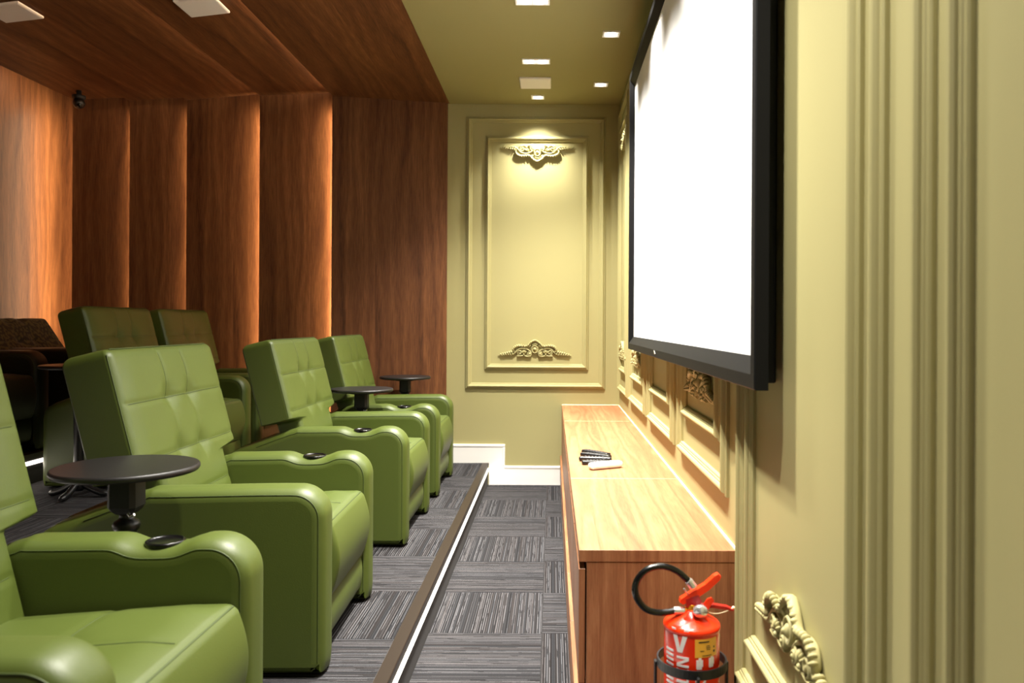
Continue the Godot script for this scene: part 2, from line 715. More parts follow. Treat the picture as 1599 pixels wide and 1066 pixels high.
func floors() -> void:
	var f := structure("floor", "charcoal striped carpet tiles of the aisle beside the cabinet")
	var b := MB.new()
	b.box(P((RISE1 + WALLX) / 2 - 0.02, -0.058, (FARZ + NEARZ) / 2), Vector3(WALLX - RISE1 + 0.04, 0.10, FARZ - NEARZ), 0.001)
	part("screed", b, M.riser, f)
	carpet(f, RISE1, WALLX, 0.0, -0.6, FARZ)
	var spec := [["floor_first_tier", RISE2, RISE1, TIER1, 0.9, "front seating tier carpeted in charcoal tiles with a lit nosing"], ["floor_second_tier", RISE3, RISE2, TIER2, 2.6, "second seating tier carpeted in charcoal tiles"], ["floor_third_tier", BACKX, RISE3, TIER3, 3.4, "topmost seating tier carpeted in charcoal tiles"]]
	for s in spec:
		var t := structure(s[0], s[5])
		var x0: float = s[1]
		var x1: float = s[2]
		var y: float = s[3]
		b = MB.new()
		b.box(P((x0 + x1) / 2, (y - 0.008 - 0.1) / 2, (FARZ + 0.15 + NEARZ) / 2), Vector3(x1 - x0, y - 0.008 + 0.1, FARZ + 0.15 - NEARZ), 0.001)
		part("riser", b, M.riser, t)
		carpet(t, x0, x1 - 0.042, y, s[4], FARZ + 0.1)
		# bronze nosing with the light channel below it
		b = MB.new()
		b.prism(PackedVector2Array([Vector2(x1 - 0.042, y - 0.008), Vector2(x1 - 0.042, y + 0.002), Vector2(x1 + 0.002, y + 0.002), Vector2(x1 + 0.004, y), Vector2(x1 + 0.004, y - 0.030), Vector2(x1, y - 0.030), Vector2(x1, y - 0.008)]), P(0, 0, NEARZ), Vector3.RIGHT, Vector3.UP, P(0, 0, FARZ - NEARZ))
		part("nosing", b, M.nosing, t)
		b = MB.new()
		b.box(P(x1 + 0.004, y - 0.050, (FARZ + NEARZ) / 2), Vector3(0.008, 0.023, FARZ - NEARZ - 0.01), 0.002)
		part("led_strip", b, M.led_white, t)
		area(t, P(x1 + 0.012, y - 0.054, (FARZ + NEARZ) / 2), Vector2(0.026, FARZ - NEARZ - 0.1), Vector3(1, -0.35, 0), Vector3.FORWARD, 0.9, Color(1.0, 0.95, 0.88))

# ---------------------------------------------------------------- wall mouldings
const PROFILE := [Vector2(0, 0), Vector2(0, 0.007), Vector2(0.003, 0.010), Vector2(0.009, 0.010), Vector2(0.011, 0.014), Vector2(0.014, 0.018), Vector2(0.019, 0.020), Vector2(0.024, 0.0195), Vector2(0.028, 0.016), Vector2(0.030, 0.012), Vector2(0.034, 0.012), Vector2(0.037, 0.009), Vector2(0.041, 0.009), Vector2(0.044, 0.006), Vector2(0.044, 0)]

func frame(called: String, label: String, o: Vector3, u: Vector3, w: Vector3, n: Vector3, u0: float, u1: float, w0: float, w1: float) -> void:
	var t := structure(called, label)
	var poly := PackedVector2Array(PROFILE)
	var caps := Geometry2D.triangulate_polygon(poly)
	var cs := [[u0, w0, 1, 1], [u1, w0, -1, 1], [u1, w1, -1, -1], [u0, w1, 1, -1]]
	for k in 4:
		var secs := []
		for e in [cs[k], cs[(k + 1) % 4]]:
			var s := PackedVector3Array()
			for p in PROFILE:
				s.append(o + u * (e[0] + e[2] * p.x * 1.05) + w * (e[1] + e[3] * p.x * 1.05) + n * p.y * 1.2)
			secs.append(s)
		var b := MB.new()
		b.sweep(secs, false, caps)
		part("rail", b, M.wall, t)

var ornament_mesh := {}

func spiral(c: Vector2, r0: float, turns: float, start: float, hand: float, r_end := 0.15) -> Array:
	var path := []
	var cnt := int(16 * turns) + 2
	for i in cnt:
		var t := float(i) / (cnt - 1)
		var r := r0 * lerpf(1.0, r_end, t)
		var a := start + hand * TAU * turns * t
		path.append(Vector3(c.x + r * cos(a), c.y + r * sin(a), 0.008 + 0.003 * t))
	return path

func curve(pts: Array, z0 := 0.008, z1 := 0.008, steps := 6) -> Array:
	var out := []
	for i in pts.size() - 1:
		var a: Vector2 = pts[maxi(i - 1, 0)]
		var b: Vector2 = pts[i]
		var c: Vector2 = pts[i + 1]
		var d: Vector2 = pts[mini(i + 2, pts.size() - 1)]
		for k in steps:
			var p := b.cubic_interpolate(c, a, d, float(k) / steps)
			var t := (i + float(k) / steps) / (pts.size() - 1)
			out.append(Vector3(p.x, p.y, lerpf(z0, z1, t)))
	var q: Vector2 = pts[pts.size() - 1]
	out.append(Vector3(q.x, q.y, z1))
	return out

func taper(count: int, r0: float, r1: float, r2: float) -> Array:
	var out := []
	for i in count:
		var t := float(i) / (count - 1)
		out.append(lerpf(r0, r1, t * 2) if t < 0.5 else lerpf(r1, r2, t * 2 - 1))
	return out

func blob(b: MB, c: Vector3, r: Vector3, turn := 0.0, seg := 10) -> void:
	var xf := Transform3D(Basis(Vector3.BACK, turn) * Basis.from_scale(r) * Basis(Vector3.RIGHT, PI / 2), c)
	var prof := []
	for i in 7:
		var a := -PI / 2 + PI * i / 6
		prof.append(Vector2(maxf(cos(a), 0.001), sin(a)))
	b.lathe(prof, seg, xf)

func mirror(path: Array, sgn: float) -> Array:
	var out := []
	for p in path:
		out.append(Vector3(p.x * sgn, p.y, p.z))
	return out

func make_ornament() -> void:
	var b := MB.new()
	# rosette: a ringed boss on an oval shield
	blob(b, Vector3(0, 0.055, 0.004), Vector3(0.031, 0.034, 0.008))
	var ring := []
	for i in 20:
		var a := TAU * i / 20
		ring.append(Vector3(0.024 * cos(a), 0.055 + 0.027 * sin(a), 0.011))
	b.tube(ring, 0.0045, 7, true)
	blob(b, Vector3(0, 0.055, 0.009), Vector3(0.014, 0.017, 0.011))
	blob(b, Vector3(0, 0.055, 0.017), Vector3(0.006, 0.008, 0.006))
	ornament_mesh.rosette = b.mesh()
	b = MB.new()
	# crest: bead-edged arch over the rosette with a small palmette in it
	var arch := curve([Vector2(-0.075, 0.070), Vector2(-0.055, 0.082), Vector2(-0.032, 0.105), Vector2(0, 0.120), Vector2(0.032, 0.105), Vector2(0.055, 0.082), Vector2(0.075, 0.070)], 0.009, 0.009)
	b.tube(arch, taper(arch.size(), 0.006, 0.0095, 0.006), 8)
	for i in 13:
		var p: Vector3 = arch[2 + int(i * (arch.size() - 5) / 12.0)]
		blob(b, p + Vector3(0, 0.003, 0.004), Vector3(0.0065, 0.0065, 0.006))
	for k in [-2, -1, 0, 1, 2]:
		var a: float = k * 0.45
		blob(b, Vector3(0.022 * sin(a), 0.080 + 0.018 * cos(a), 0.007), Vector3(0.005, 0.013, 0.006), -a)
	for s in [-1.0, 1.0]:
		b.tube(mirror(spiral(Vector2(0.040, 0.082), 0.011, 1.2, 2.6, -1.0), s), 0.004, 7)
	ornament_mesh.crest = b.mesh()
	for s in [-1.0, 1.0]:
		b = MB.new()
		var stem := curve([Vector2(0.022, 0.028), Vector2(0.05, 0.050), Vector2(0.09, 0.062), Vector2(0.125, 0.056), Vector2(0.15, 0.034), Vector2(0.178, 0.014), Vector2(0.21, 0.012), Vector2(0.245, 0.020), Vector2(0.287, 0.010)], 0.008, 0.006)
		b.tube(mirror(stem, s), taper(stem.size(), 0.0045, 0.0065, 0.003), 8)
		# leafy upper scroll
		var top := curve([Vector2(0.062, 0.074), Vector2(0.095, 0.078), Vector2(0.13, 0.080), Vector2(0.158, 0.068), Vector2(0.170, 0.048), Vector2(0.160, 0.036)], 0.009, 0.010)
		b.tube(mirror(top, s), taper(top.size(), 0.006, 0.010, 0.005), 8)
		for i in 8:
			var p: Vector3 = top[2 + i * 3]
			blob(b, Vector3(p.x * s, p.y + 0.005, 0.013), Vector3(0.0055, 0.010, 0.007), s * (0.6 - i * 0.22))
		# volutes along the base
		b.tube(mirror(spiral(Vector2(0.040, 0.020), 0.018, 1.6, 1.5, -1.0), s), 0.0052, 7)
		blob(b, Vector3(0.040 * s, 0.020, 0.010), Vector3(0.007, 0.007, 0.007))
		b.tube(mirror(spiral(Vector2(0.118, 0.030), 0.022, 1.4, -1.8, 1.0), s), 0.005, 7)
		b.tube(mirror(curve([Vector2(0.03, 0.004), Vector2(0.06, 0.002), Vector2(0.09, 0.008), Vector2(0.115, 0.004), Vector2(0.14, 0.006)]), s), 0.0055, 7)
		# palmette between them
		for k in 5:
			var a := -0.9 + k * 0.45
			blob(b, Vector3((0.086 + 0.016 * sin(a)) * s, 0.022 + 0.017 * cos(a), 0.009), Vector3(0.0055, 0.013, 0.008), -a * s)
		blob(b, Vector3(0.086 * s, 0.018, 0.010), Vector3(0.008, 0.008, 0.008))
		# outer acanthus leaf
		for k in 6:
			var t := k / 5.0
			blob(b, Vector3((0.182 + 0.085 * t) * s, 0.034 - 0.016 * t, 0.009), Vector3(0.0075, 0.014 - 0.006 * t, 0.009 - 0.003 * t), s * (-0.7 + 0.3 * t))
			blob(b, Vector3((0.176 + 0.085 * t) * s, 0.020 - 0.008 * t, 0.008), Vector3(0.009, 0.007 - 0.002 * t, 0.008), s * 0.5)
		ornament_mesh["scroll%d" % int(s)] = b.mesh()

func ornament(label: String, at: Vector3, bs: Basis, group := "") -> void:
	var t := thing("wall_ornament", label, "ornament", at, 0.0, group)
	t.basis = bs * Basis.from_scale(Vector3(1.0, 1.06, 1.5))
	part("rosette", ornament_mesh.rosette, M.wall, t)
	part("crest", ornament_mesh.crest, M.wall, t)
	part("scroll", ornament_mesh["scroll-1"], M.wall, t)
	part("scroll", ornament_mesh["scroll1"], M.wall, t)

func wall_frames() -> void:
	make_ornament()
	# end wall
	var o := P(0, 0, FARZ)
	frame("trim_1", "large outer picture-frame moulding on the end wall", o, Vector3.RIGHT, Vector3.UP, Vector3.BACK, -0.68, 0.417, 0.755, 2.895)
	frame("trim_2", "inner picture-frame moulding on the end wall", o, Vector3.RIGHT, Vector3.UP, Vector3.BACK, -0.53, 0.285, 0.905, 2.745)
	ornament("khaki scrollwork ornament pointing down, at the top of the end wall frame", P(-0.123, 2.672, FARZ), Basis(Vector3.BACK, PI))
	ornament("khaki scrollwork ornament with upward crest, at the bottom of the end wall frame", P(-0.135, 1.008, FARZ), Basis())
	# screen wall, from the far end towards the camera: outer edges, bottom of the outer frame, bottom of the inner
	var spans := [[5.47, 6.20, 0.755, 0.905], [4.42, 5.32, 0.755, 0.905], [3.40, 4.28, 0.755, 0.905], [2.37, 3.25, 0.755, 0.905], [1.255, 2.21, 0.292, 0.42], [0.26, 1.145, 0.292, 0.42]]
	var nth := ["farthest", "second farthest", "third farthest", "third nearest", "second nearest", "nearest"]
	o = P(WALLX, 0, 0)
	var k := 3
	for i in spans.size():
		var s = spans[i]
		frame("trim_%d" % k, "%s outer picture-frame moulding on the screen wall" % nth[i], o, Vector3.FORWARD, Vector3.UP, Vector3.LEFT, s[0], s[1], s[2], 2.895)
		frame("trim_%d" % (k + 1), "%s inner picture-frame moulding on the screen wall" % nth[i], o, Vector3.FORWARD, Vector3.UP, Vector3.LEFT, s[0] + 0.10, s[1] - 0.10, s[3], 2.745)
		k += 2
	var bs := Basis(Vector3.FORWARD, Vector3.UP, Vector3.LEFT)
	bs = Basis(Vector3.BACK, Vector3.UP, Vector3.LEFT)
	if bs.determinant() < 0:
		bs = Basis(Vector3.FORWARD, Vector3.UP, Vector3.LEFT)
	var flip := bs * Basis(Vector3.BACK, PI)
	ornament("khaki scrollwork ornament low on the screen wall, nearest the camera beside the extinguisher", P(WALLX, 0.553, 1.715), bs)
	ornament("khaki scrollwork ornament shaded under the near end of the screen", P(WALLX, 1.008, 2.80), bs)
	ornament("khaki scrollwork ornament shaded under the far corner of the screen", P(WALLX, 1.008, 4.87), bs)
	ornament("khaki scrollwork ornament low in the panel between the screen and the end wall", P(WALLX, 1.008, 5.83), bs)
	ornament("khaki scrollwork ornament high in the panel between the screen and the end wall", P(WALLX, 2.672, 5.83), flip)

func baseboards() -> void:
	var t := structure("baseboard_far", "white baseboard that steps up from the aisle to the seating tier")
	var poly := PackedVector2Array([Vector2(-0.82, TIER1), Vector2(-0.82, 0.318), Vector2(-0.365, 0.318), Vector2(-0.365, 0.15), Vector2(0.09, 0.15), Vector2(0.09, 0.0), Vector2(RISE1 + 0.009, 0.0), Vector2(RISE1 + 0.009, TIER1 + 0.002)])
	var b := MB.new()
	b.prism(poly, P(0, 0, FARZ - 0.0005), Vector3.RIGHT, Vector3.UP, Vector3(0, 0, 0.014))
	part("board", b, M.white, t)
	# raised lip along the top edges
	b = MB.new()
	b.box(P((-0.82 - 0.365) / 2, 0.307, FARZ - 0.009), Vector3(0.455, 0.022, 0.018), 0.005)
	part("lip", b, M.white, t)
	b = MB.new()
	b.box(P((0.09 - 0.376) / 2, 0.139, FARZ - 0.009), Vector3(0.466, 0.022, 0.018), 0.005)
	part("lip", b, M.white, t)
	b = MB.new()
	b.box(P(-0.376, 0.222, FARZ - 0.009), Vector3(0.022, 0.146, 0.018), 0.005)
	part("lip", b, M.white, t)

# ---------------------------------------------------------------- ceiling fittings
func fitting(label: String, x: float, d: float, w: float, cells: int, group: String, energy: float, angle: float, tilt: Vector3) -> void:
	var t := thing("ceiling_downlight", label, "downlight", P(x, CEIL, d), 0.0, group)
	var total := w * cells + 0.008
	var b := MB.new()
	for s in [-1, 1]:
		b.box(Vector3(0, -0.003, s * (w / 2 + 0.002)), Vector3(total + 0.012, 0.010, 0.008), 0.002)
		b.box(Vector3(s * (total / 2 + 0.002), -0.003, 0), Vector3(0.008, 0.010, w), 0.002)
	if cells == 2:
		b.box(Vector3(0, -0.002, 0), Vector3(0.006, 0.008, w), 0.002)
	part("frame", b, M.white, t)
	for c in cells:
		var cx := (c - (cells - 1) / 2.0) * (w + 0.003)
		b = MB.new()
		b.box(Vector3(cx, -0.001, 0), Vector3(w - 0.002, 0.004, w - 0.004), 0.001)
		var rf := part("reflector", b, M.reflector, t)
		b = MB.new()
		b.lathe([Vector2(0.0005, -0.002), Vector2(0.031, -0.002), Vector2(0.030, -0.006), Vector2(0.020, -0.009), Vector2(0.0005, -0.010)], 24, Transform3D(Basis(), Vector3(cx, 0, 0)))
		part("lamp", b, M.lamp, rf)
		spot(t, Vector3(cx, -0.02, 0), energy, angle, tilt)

func downlights() -> void:
	var tw := [5.24, 4.26, 3.28, 2.30, 1.32]
	var far := ["nearest the end wall", "second from the end wall, at the top edge", "third from the end wall", "fourth from the end wall", "fifth from the end wall", "sixth from the end wall"]
	for i in tw.size():
		fitting("square twin downlight over the aisle, " + far[i], -0.114, tw[i], 0.083, 2, "twin downlights over the aisle", 8.0 if i < 4 else 3.6, 52.0 if i > 0 else 56.0, Vector3(0.03, -1, 0))
	var ws := [5.74, 4.74, 3.74, 2.74, 1.74, 0.74]
	for i in ws.size():
		fitting("single square downlight along the screen wall, " + far[i].replace(", at the top edge", ""), 0.343, ws[i], 0.083, 1, "single downlights along the screen wall", 2.2, 40.0, Vector3(0.0, -1, 0))
	fitting("single small square downlight lighting the end wall frame", -0.117, 6.07, 0.080, 1, "", 4.2, 54.0, Vector3(0, -1, 0.0))

func grille(label: String, at: Vector3, w: float, dd: float, tilt := 0.0) -> void:
	var t := thing("ceiling_speaker", label, "speaker", at)
	t.rotation.z = tilt
	var b := MB.new()
	b.box(Vector3(0, -0.006, 0), Vector3(w, 0.016, dd), 0.004)
	part("rim", b, M.grille, t)
	b = MB.new()
	b.box(Vector3(0, -0.0125, 0), Vector3(w - 0.016, 0.006, dd - 0.016), 0.001)
	part("grille", b, M.grille, t)

func grilles() -> void:
	grille("flat pale square ceiling speaker between the downlights near the end wall", P(-0.128, CEIL, 5.70), 0.222, 0.24)
	grille("flat white square ceiling speaker on the dark wood ceiling, nearer the aisle", P(-1.93, EYE + 1.735, 4.37), 0.222, 0.222, 0.12)
	grille("flat white square ceiling speaker on the dark wood ceiling, nearer the back wall", P(-3.02, EYE + 1.725, 4.44), 0.222, 0.222, 0.12)

func dome_camera() -> void:
	var t := thing("security_camera", "small black ball security camera in the corner of the wood ceiling", "camera", P(-3.56, EYE + 1.690, 5.98))
	var b := MB.new()
	b.lathe([Vector2(0.001, 0.045), Vector2(0.018, 0.045), Vector2(0.018, 0.004), Vector2(0.046, 0.002), Vector2(0.048, -0.006), Vector2(0.044, -0.022), Vector2(0.030, -0.028), Vector2(0.001, -0.028)], 24)
	part("mount", b, M.black_matt, t)
	b = MB.new()
	var prof := []
	for i in 13:
		var a := PI / 2 - PI * i / 12
		prof.append(Vector2(maxf(0.042 * cos(a), 0.0005), -0.055 + 0.042 * sin(a)))
	b.lathe(prof, 24)
	part("housing", b, M.black, t)
	b = MB.new()
	b.lathe([Vector2(0.0005, 0.046), Vector2(0.014, 0.045), Vector2(0.018, 0.038), Vector2(0.018, 0.02), Vector2(0.0005, 0.02)], 20, Transform3D(Basis(Quaternion(Vector3.UP, Vector3(0.5, -0.6, 0.62).normalized())), Vector3(0, -0.055, 0)))
	part("lens", b, M.rubber, t)

# ---------------------------------------------------------------- screen
func screen_frame() -> void:
	var t := thing("cinema_screen", "wide white cinema screen in a black frame hanging on the khaki wall", "screen", P(WALLX, 1.1217, 3.2735))
	# local: x towards the wall, y up from the bottom edge, -z away from the camera
	var z0 := 1.4825
	var hgt := 1.624
	var xf := -0.075     # front of the frame
	var prof := [Vector2(0, 0.032), Vector2(0, 0.003), Vector2(0.003, 0), Vector2(0.034, 0), Vector2(0.036, 0.001), Vector2(0.074, 0.024), Vector2(0.074, 0.032)]
	var caps := Geometry2D.triangulate_polygon(PackedVector2Array(prof))
	var cs := [[-z0, 0.0, 1, 1], [z0, 0.0, -1, 1], [z0, hgt, -1, -1], [-z0, hgt, 1, -1]]
	for k in 4:
		var secs := []
		for e in [cs[k], cs[(k + 1) % 4]]:
			var s := PackedVector3Array()
			for p in prof:
				s.append(Vector3(xf + p.y, e[1] + e[3] * p.x, e[0] + e[2] * p.x))
			secs.append(s)
		var b := MB.new()
		b.sweep(secs, false, caps)
		part("frame_rail", b, M.frame_black, t)
	var b2 := MB.new()
	b2.box(Vector3(xf + 0.029, hgt / 2, 0), Vector3(0.006, hgt - 0.09, z0 * 2 - 0.09), 0.001)
	part("screen_cloth", b2, M.screen, t)
	b2 = MB.new()
	b2.box(Vector3(xf + 0.032 + 0.0215, hgt / 2, 0), Vector3(0.042, hgt - 0.02, z0 * 2 - 0.18), 0.003)
	part("back_frame", b2, M.black_matt, t)
	# small silver emblem on the bottom rail
	b2 = MB.new()
	b2.prism(PackedVector2Array([Vector2(-0.030, 0.0), Vector2(-0.012, 0.010), Vector2(0.010, 0.014), Vector2(0.030, 0.012), Vector2(0.014, 0.006), Vector2(0.004, 0.0), Vector2(-0.012, -0.004)]), Vector3(xf - 0.002, 0.018, -0.26), Vector3.FORWARD, Vector3.UP, Vector3(0.003, 0, 0))
	part("emblem", b2, M.chrome, t, "small silver emblem")

# ---------------------------------------------------------------- cabinets
func cabinets() -> void:
	var x0 := 0.08
	var wt := thing("cabinet_worktop", "long light wood worktop in three boards along the screen wall", "worktop", P(0.30, 0.596, 4.25))
	var cuts := [2.255, 3.30, 5.24, 6.262]
	for i in 3:
		var b := MB.new()
		b.box(P((x0 + 0.522) / 2 - 0.30, 0.017, (cuts[i] + cuts[i + 1]) / 2 - 4.25), Vector3(0.522 - x0, 0.034, cuts[i + 1] - cuts[i] - 0.002), 0.0012)
		part("board", b, M.wood_light, wt)
	for i in 2:
		var e := MB.new()
		e.box(P((x0 + 0.522) / 2 - 0.30, 0.0335, cuts[i + 1] - 4.25), Vector3(0.522 - x0, 0.002, 0.003), 0.0005)
		part("edge_band", e, M.band, wt, "pale edge band between two boards")
	var s := MB.new()
	s.box(P(0.526 - 0.30, 0.034, (cuts[0] + cuts[3]) / 2 - 4.25), Vector3(0.008, 0.010, cuts[3] - cuts[0]), 0.002)
	part("sealant_bead", s, M.cream, wt, "cream bead of sealant along the wall")
	s = MB.new()
	s.box(P((x0 + 0.522) / 2 - 0.30, 0.034, 6.266 - 4.25), Vector3(0.522 - x0, 0.010, 0.008), 0.002)
	part("sealant_bead", s, M.cream, wt, "cream bead of sealant along the end wall")
	var units := [2.257, 3.30, 4.27, 5.24, 6.262]
	var names := ["wood cabinet unit at the near end, its plain end panel behind the extinguisher", "wood cabinet unit second from the camera, below the remotes", "wood cabinet unit third from the camera", "wood cabinet unit at the far end against the end wall"]
	for i in 4:
		var a: float = units[i]
		var e: float = units[i + 1]
		var w := e - a
		var t := thing("cabinet", names[i], "cabinet", P(0.30, 0.0, (a + e) / 2), 0.0, "cabinet units under the worktop")
		var b := MB.new()
		b.box(Vector3((x0 + 0.522) / 2 + 0.011 - 0.30, 0.335, 0), Vector3(0.522 - x0 - 0.022, 0.52, w - 0.002), 0.001)
		part("body", b, M.wood_light, t)
		b = MB.new()
		b.box(Vector3((x0 + 0.522) / 2 - 0.30 + 0.01, 0.0375, 0), Vector3(0.522 - x0 - 0.02, 0.075, w - 0.002), 0.001)
		part("plinth", b, M.wood_light, t)
		for k in 2:
			var cz := (k - 0.5) * (w / 2)
			b = MB.new()
			b.box(Vector3(x0 + 0.009 - 0.30, 0.412, cz), Vector3(0.018, 0.325, w / 2 - 0.012), 0.0015)
			part("door", b, M.wood_light, t)
			b = MB.new()
			b.box(Vector3(x0 - 0.001 - 0.30, 0.150, cz), Vector3(0.022, 0.17, w / 2 - 0.004), 0.0015)
			part("drawer", b, M.wood_light, t)

func remote(label: String, x: float, d: float, w: float, len: float, h: float, turn: float, m: Material, keym: Material, group: String, lift := 0.0) -> void:
	var t := thing("remote_control", label, "remote", P(x, 0.6315 + lift, d), turn, group)
	var b := MB.new()
	b.soft(Vector3(0, h / 2, 0), Vector3(len, h, w), h * 0.4, Vector3i(8, 2, 4))
	part("body", b, m, t)
	for i in 6:
		for j in 3:
			b = MB.new()
			b.box(Vector3(-len * 0.30 + i * len * 0.105, h, (j - 1) * w * 0.27), Vector3(len * 0.06, 0.002, w * 0.16), 0.0006)
			part("button", b, keym, t)

func remotes() -> void:
	remote("black remote control at the back of the fanned row on the worktop", 0.217, 3.875, 0.034, 0.170, 0.020, -0.80, M.remote, M.key, "black remotes on the worktop")
	remote("black remote control second from the back of the fanned row", 0.212, 3.800, 0.034, 0.160, 0.020, -0.58, M.remote, M.key, "black remotes on the worktop")
	remote("black remote control third from the back, its left end sticking out farthest", 0.205, 3.712, 0.034, 0.152, 0.020, -0.14, M.remote, M.key, "black remotes on the worktop")
	remote("black remote control mostly hidden behind the white remote", 0.208, 3.628, 0.036, 0.140, 0.018, 0.05, M.remote, M.key, "black remotes on the worktop")
	remote("larger white remote control in front of the black ones on the worktop", 0.240, 3.528, 0.044, 0.162, 0.028, 0.48, M.remote_white, M.key_pale, "")

# ---------------------------------------------------------------- recliners
const CW := 0.80      # width over the arms
const AW := 0.135     # width of an arm
var R := {}

func groove(x: float, s: float) -> float:
	return exp(-x * x / (s * s))

# seam layout of a backrest: v runs up the cushion, z across
func back_disp(z: float, v: float, hw: float, len: float) -> float:
	var e := clampf((hw - absf(z)) / 0.10, 0.0, 1.0)
	var q := clampf((len - v) / 0.10, 0.0, 1.0) * clampf((v + 0.02) / 0.05, 0.0, 1.0)
	var o := 0.012 * sin(e * PI / 2) * sin(q * PI / 2)
	for sv in R.seam_v:
		o -= 0.004 * groove(v - sv, 0.008)
		if sv > 0.2:
			for sz in [-0.085, 0.085]:
				var d2: float = ((z - sz) * (z - sz) + (v - sv) * (v - sv)) / 0.0016
				o -= 0.016 * exp(-d2)
	for sz in [-0.085, 0.085]:
		o -= 0.0025 * groove(z - sz, 0.008) * smoothstep(0.20, 0.30, v)
	return o

func back_mesh(len: float, wide: float, narrow: float, v0: float, thick: float) -> ArrayMesh:
	# the wide upper part overhangs the arms; local: x forward, y up the cushion, z across; front face at x = 0
	var rows := []
	var r := 0.030
	for k in 5:
		rows.append([-0.02, 1.0 - k / 4.0])
	var vv := 0.0
	while vv < len - r:
		rows.append([vv, 0.0])
		vv += 0.002 if vv > v0 - 0.008 and vv < v0 + 0.016 else 0.0085
	for k in 7:
		var a := PI / 2 * k / 6
		rows.append([len - r + r * sin(a), 1.0 - cos(a)])
	var secs := []
	for row in rows:
		var v: float = row[0]
		var ins: float = row[1] * r
		var s := smoothstep(v0 - 0.004, v0 + 0.012, v)
		var hw := lerpf(narrow, wide, sqrt(s)) - ins
		var x0 := -ins
		var x1 := -thick * lerpf(0.8, 1.0, s) + ins
		var rr := maxf(0.019 - ins * 0.4, 0.006)
		var loop := PackedVector3Array()
		# front, from -z to +z, then the rounded corner, side, back
		var cnt := 84
		for i in cnt + 1:
			var z := lerpf(-hw + rr, hw - rr, float(i) / cnt)
			loop.append(Vector3(x0 + back_disp(z, v, hw, len) * (1.0 - row[1]), v, z))
		for c in [[x0 - rr, hw - rr, 0.0], [x1 + rr, hw - rr, 0.5], [x1 + rr, -hw + rr, 1.0], [x0 - rr, -hw + rr, 1.5]]:
			if c[2] == 1.0:
				for i in range(1, 8):
					var z := lerpf(hw - rr, -hw + rr, i / 8.0)
					loop.append(Vector3(x1, v, z))
			for i in range(1, 5):
				if c[2] == 1.5 and i == 4:
					continue
				var a: float = c[2] * PI + PI / 2 * i / 4.0
				loop.append(Vector3(c[0] + rr * cos(a), v, c[1] + rr * sin(a)))
		secs.append(loop)
	var b := MB.new()
	b.sweep(secs)
	return b.mesh()

func back_seams(len: float, wide: float, narrow: float, v0: float) -> ArrayMesh:
	var b := MB.new()
	var seam := 0.0016
	for sv in R.seam_v:
		var hw: float = wide if sv > v0 + 0.02 else narrow
		var path := []
		for i in 61:
			var z := lerpf(-hw + 0.012, hw - 0.012, i / 60.0)
			path.append(Vector3(back_disp(z, sv, hw, len) + 0.0003 - 0.012 * groove(absf(z) - hw + 0.010, 0.012), sv, z))
		b.tube(path, seam, 5)
	for sz in [-0.085, 0.085]:
		var path := []
		for i in 41:
			var v := lerpf(R.seam_v[2], len - 0.028, i / 40.0)
			path.append(Vector3(back_disp(sz, v, wide, len) + 0.0002, v, sz))
		b.tube(path, seam, 5)
	# piped edge round the front of the wide part
	for s in [-1, 1]:
		var path := []
		for i in 31:
			var v := lerpf(v0 + 0.02, len - 0.022, i / 30.0)
			path.append(Vector3(-0.010, v, s * (wide - 0.003)))
		b.tube(path, 0.0022, 5)
	var top := []
	for i in 41:
		top.append(Vector3(-0.012, len - 0.0035, lerpf(-wide + 0.03, wide - 0.03, i / 40.0)))
	b.tube(top, 0.0022, 5)
	return b.mesh()

func arm_outline(cup: bool) -> PackedVector2Array:
	var p := PackedVector2Array()
	var fx := 0.44
	var ty := 0.585
	p.append(Vector2(fx - 0.012, 0.008))
	p.append(Vector2(fx - 0.003, 0.015))
	for i in 12:
		p.append(Vector2(fx, 0.05 + i * 0.035))
	var r := 0.095
	for i in 13:
		var a := PI / 2 * i / 12
		p.append(Vector2(fx - r + r * cos(a), ty - r + r * sin(a)))
	var x := fx - r - 0.012
	while x > -0.10:
		var y := ty - 0.006 * smoothstep(0.30, -0.10, x)
		if cup:
			y -= 0.022 * exp(-pow((x - 0.215) / 0.078, 4.0))
		p.append(Vector2(x, y))
		x -= 0.012
	for q in [Vector2(-0.115, 0.572), Vector2(-0.14, 0.565), Vector2(-0.20, 0.543), Vector2(-0.30, 0.505), Vector2(-0.385, 0.474), Vector2(-0.425, 0.452), Vector2(-0.443, 0.425), Vector2(-0.45, 0.38), Vector2(-0.45, 0.20), Vector2(-0.45, 0.04), Vector2(-0.44, 0.010), Vector2(-0.42, 0.008)]:
		p.append(q)
	return p

func outline_normals(p: PackedVector2Array) -> PackedVector2Array:
	var out := PackedVector2Array()
	for i in p.size():
		var d := (p[(i + 1) % p.size()] - p[(i - 1 + p.size()) % p.size()]).normalized()
		out.append(Vector2(d.y, -d.x))     # the outline runs anticlockwise, so this points outwards
	return out

func arm_mesh(cup: bool) -> ArrayMesh:
	var p := arm_outline(cup)
	var n := outline_normals(p)
	var r := 0.038
	var hw := AW / 2
	var secs := []
	var steps := 7
	for k in range(steps + 1):
		var a := PI / 2 * k / steps
		secs.append([hw - r + r * cos(a), r * (1 - sin(a))])
	var rings := []
	for e in secs:
		rings.append([-e[0], e[1]])
	secs.reverse()
	# a soft crown across the top and front band
	rings.append([0.0, -0.004])
	for e in secs:
		rings.append([e[0], e[1]])
	var out := []
	for q in rings:
		var s := PackedVector3Array()
		for i in p.size():
			var c := p[i] - n[i] * float(q[1])
			c.y = maxf(c.y, 0.008 + float(q[1]) * 0.15)
			s.append(Vector3(c.x, c.y, q[0]))
		out.append(s)
	var b := MB.new()
	b.sweep(out, true, Geometry2D.triangulate_polygon(p))
	return b.mesh()

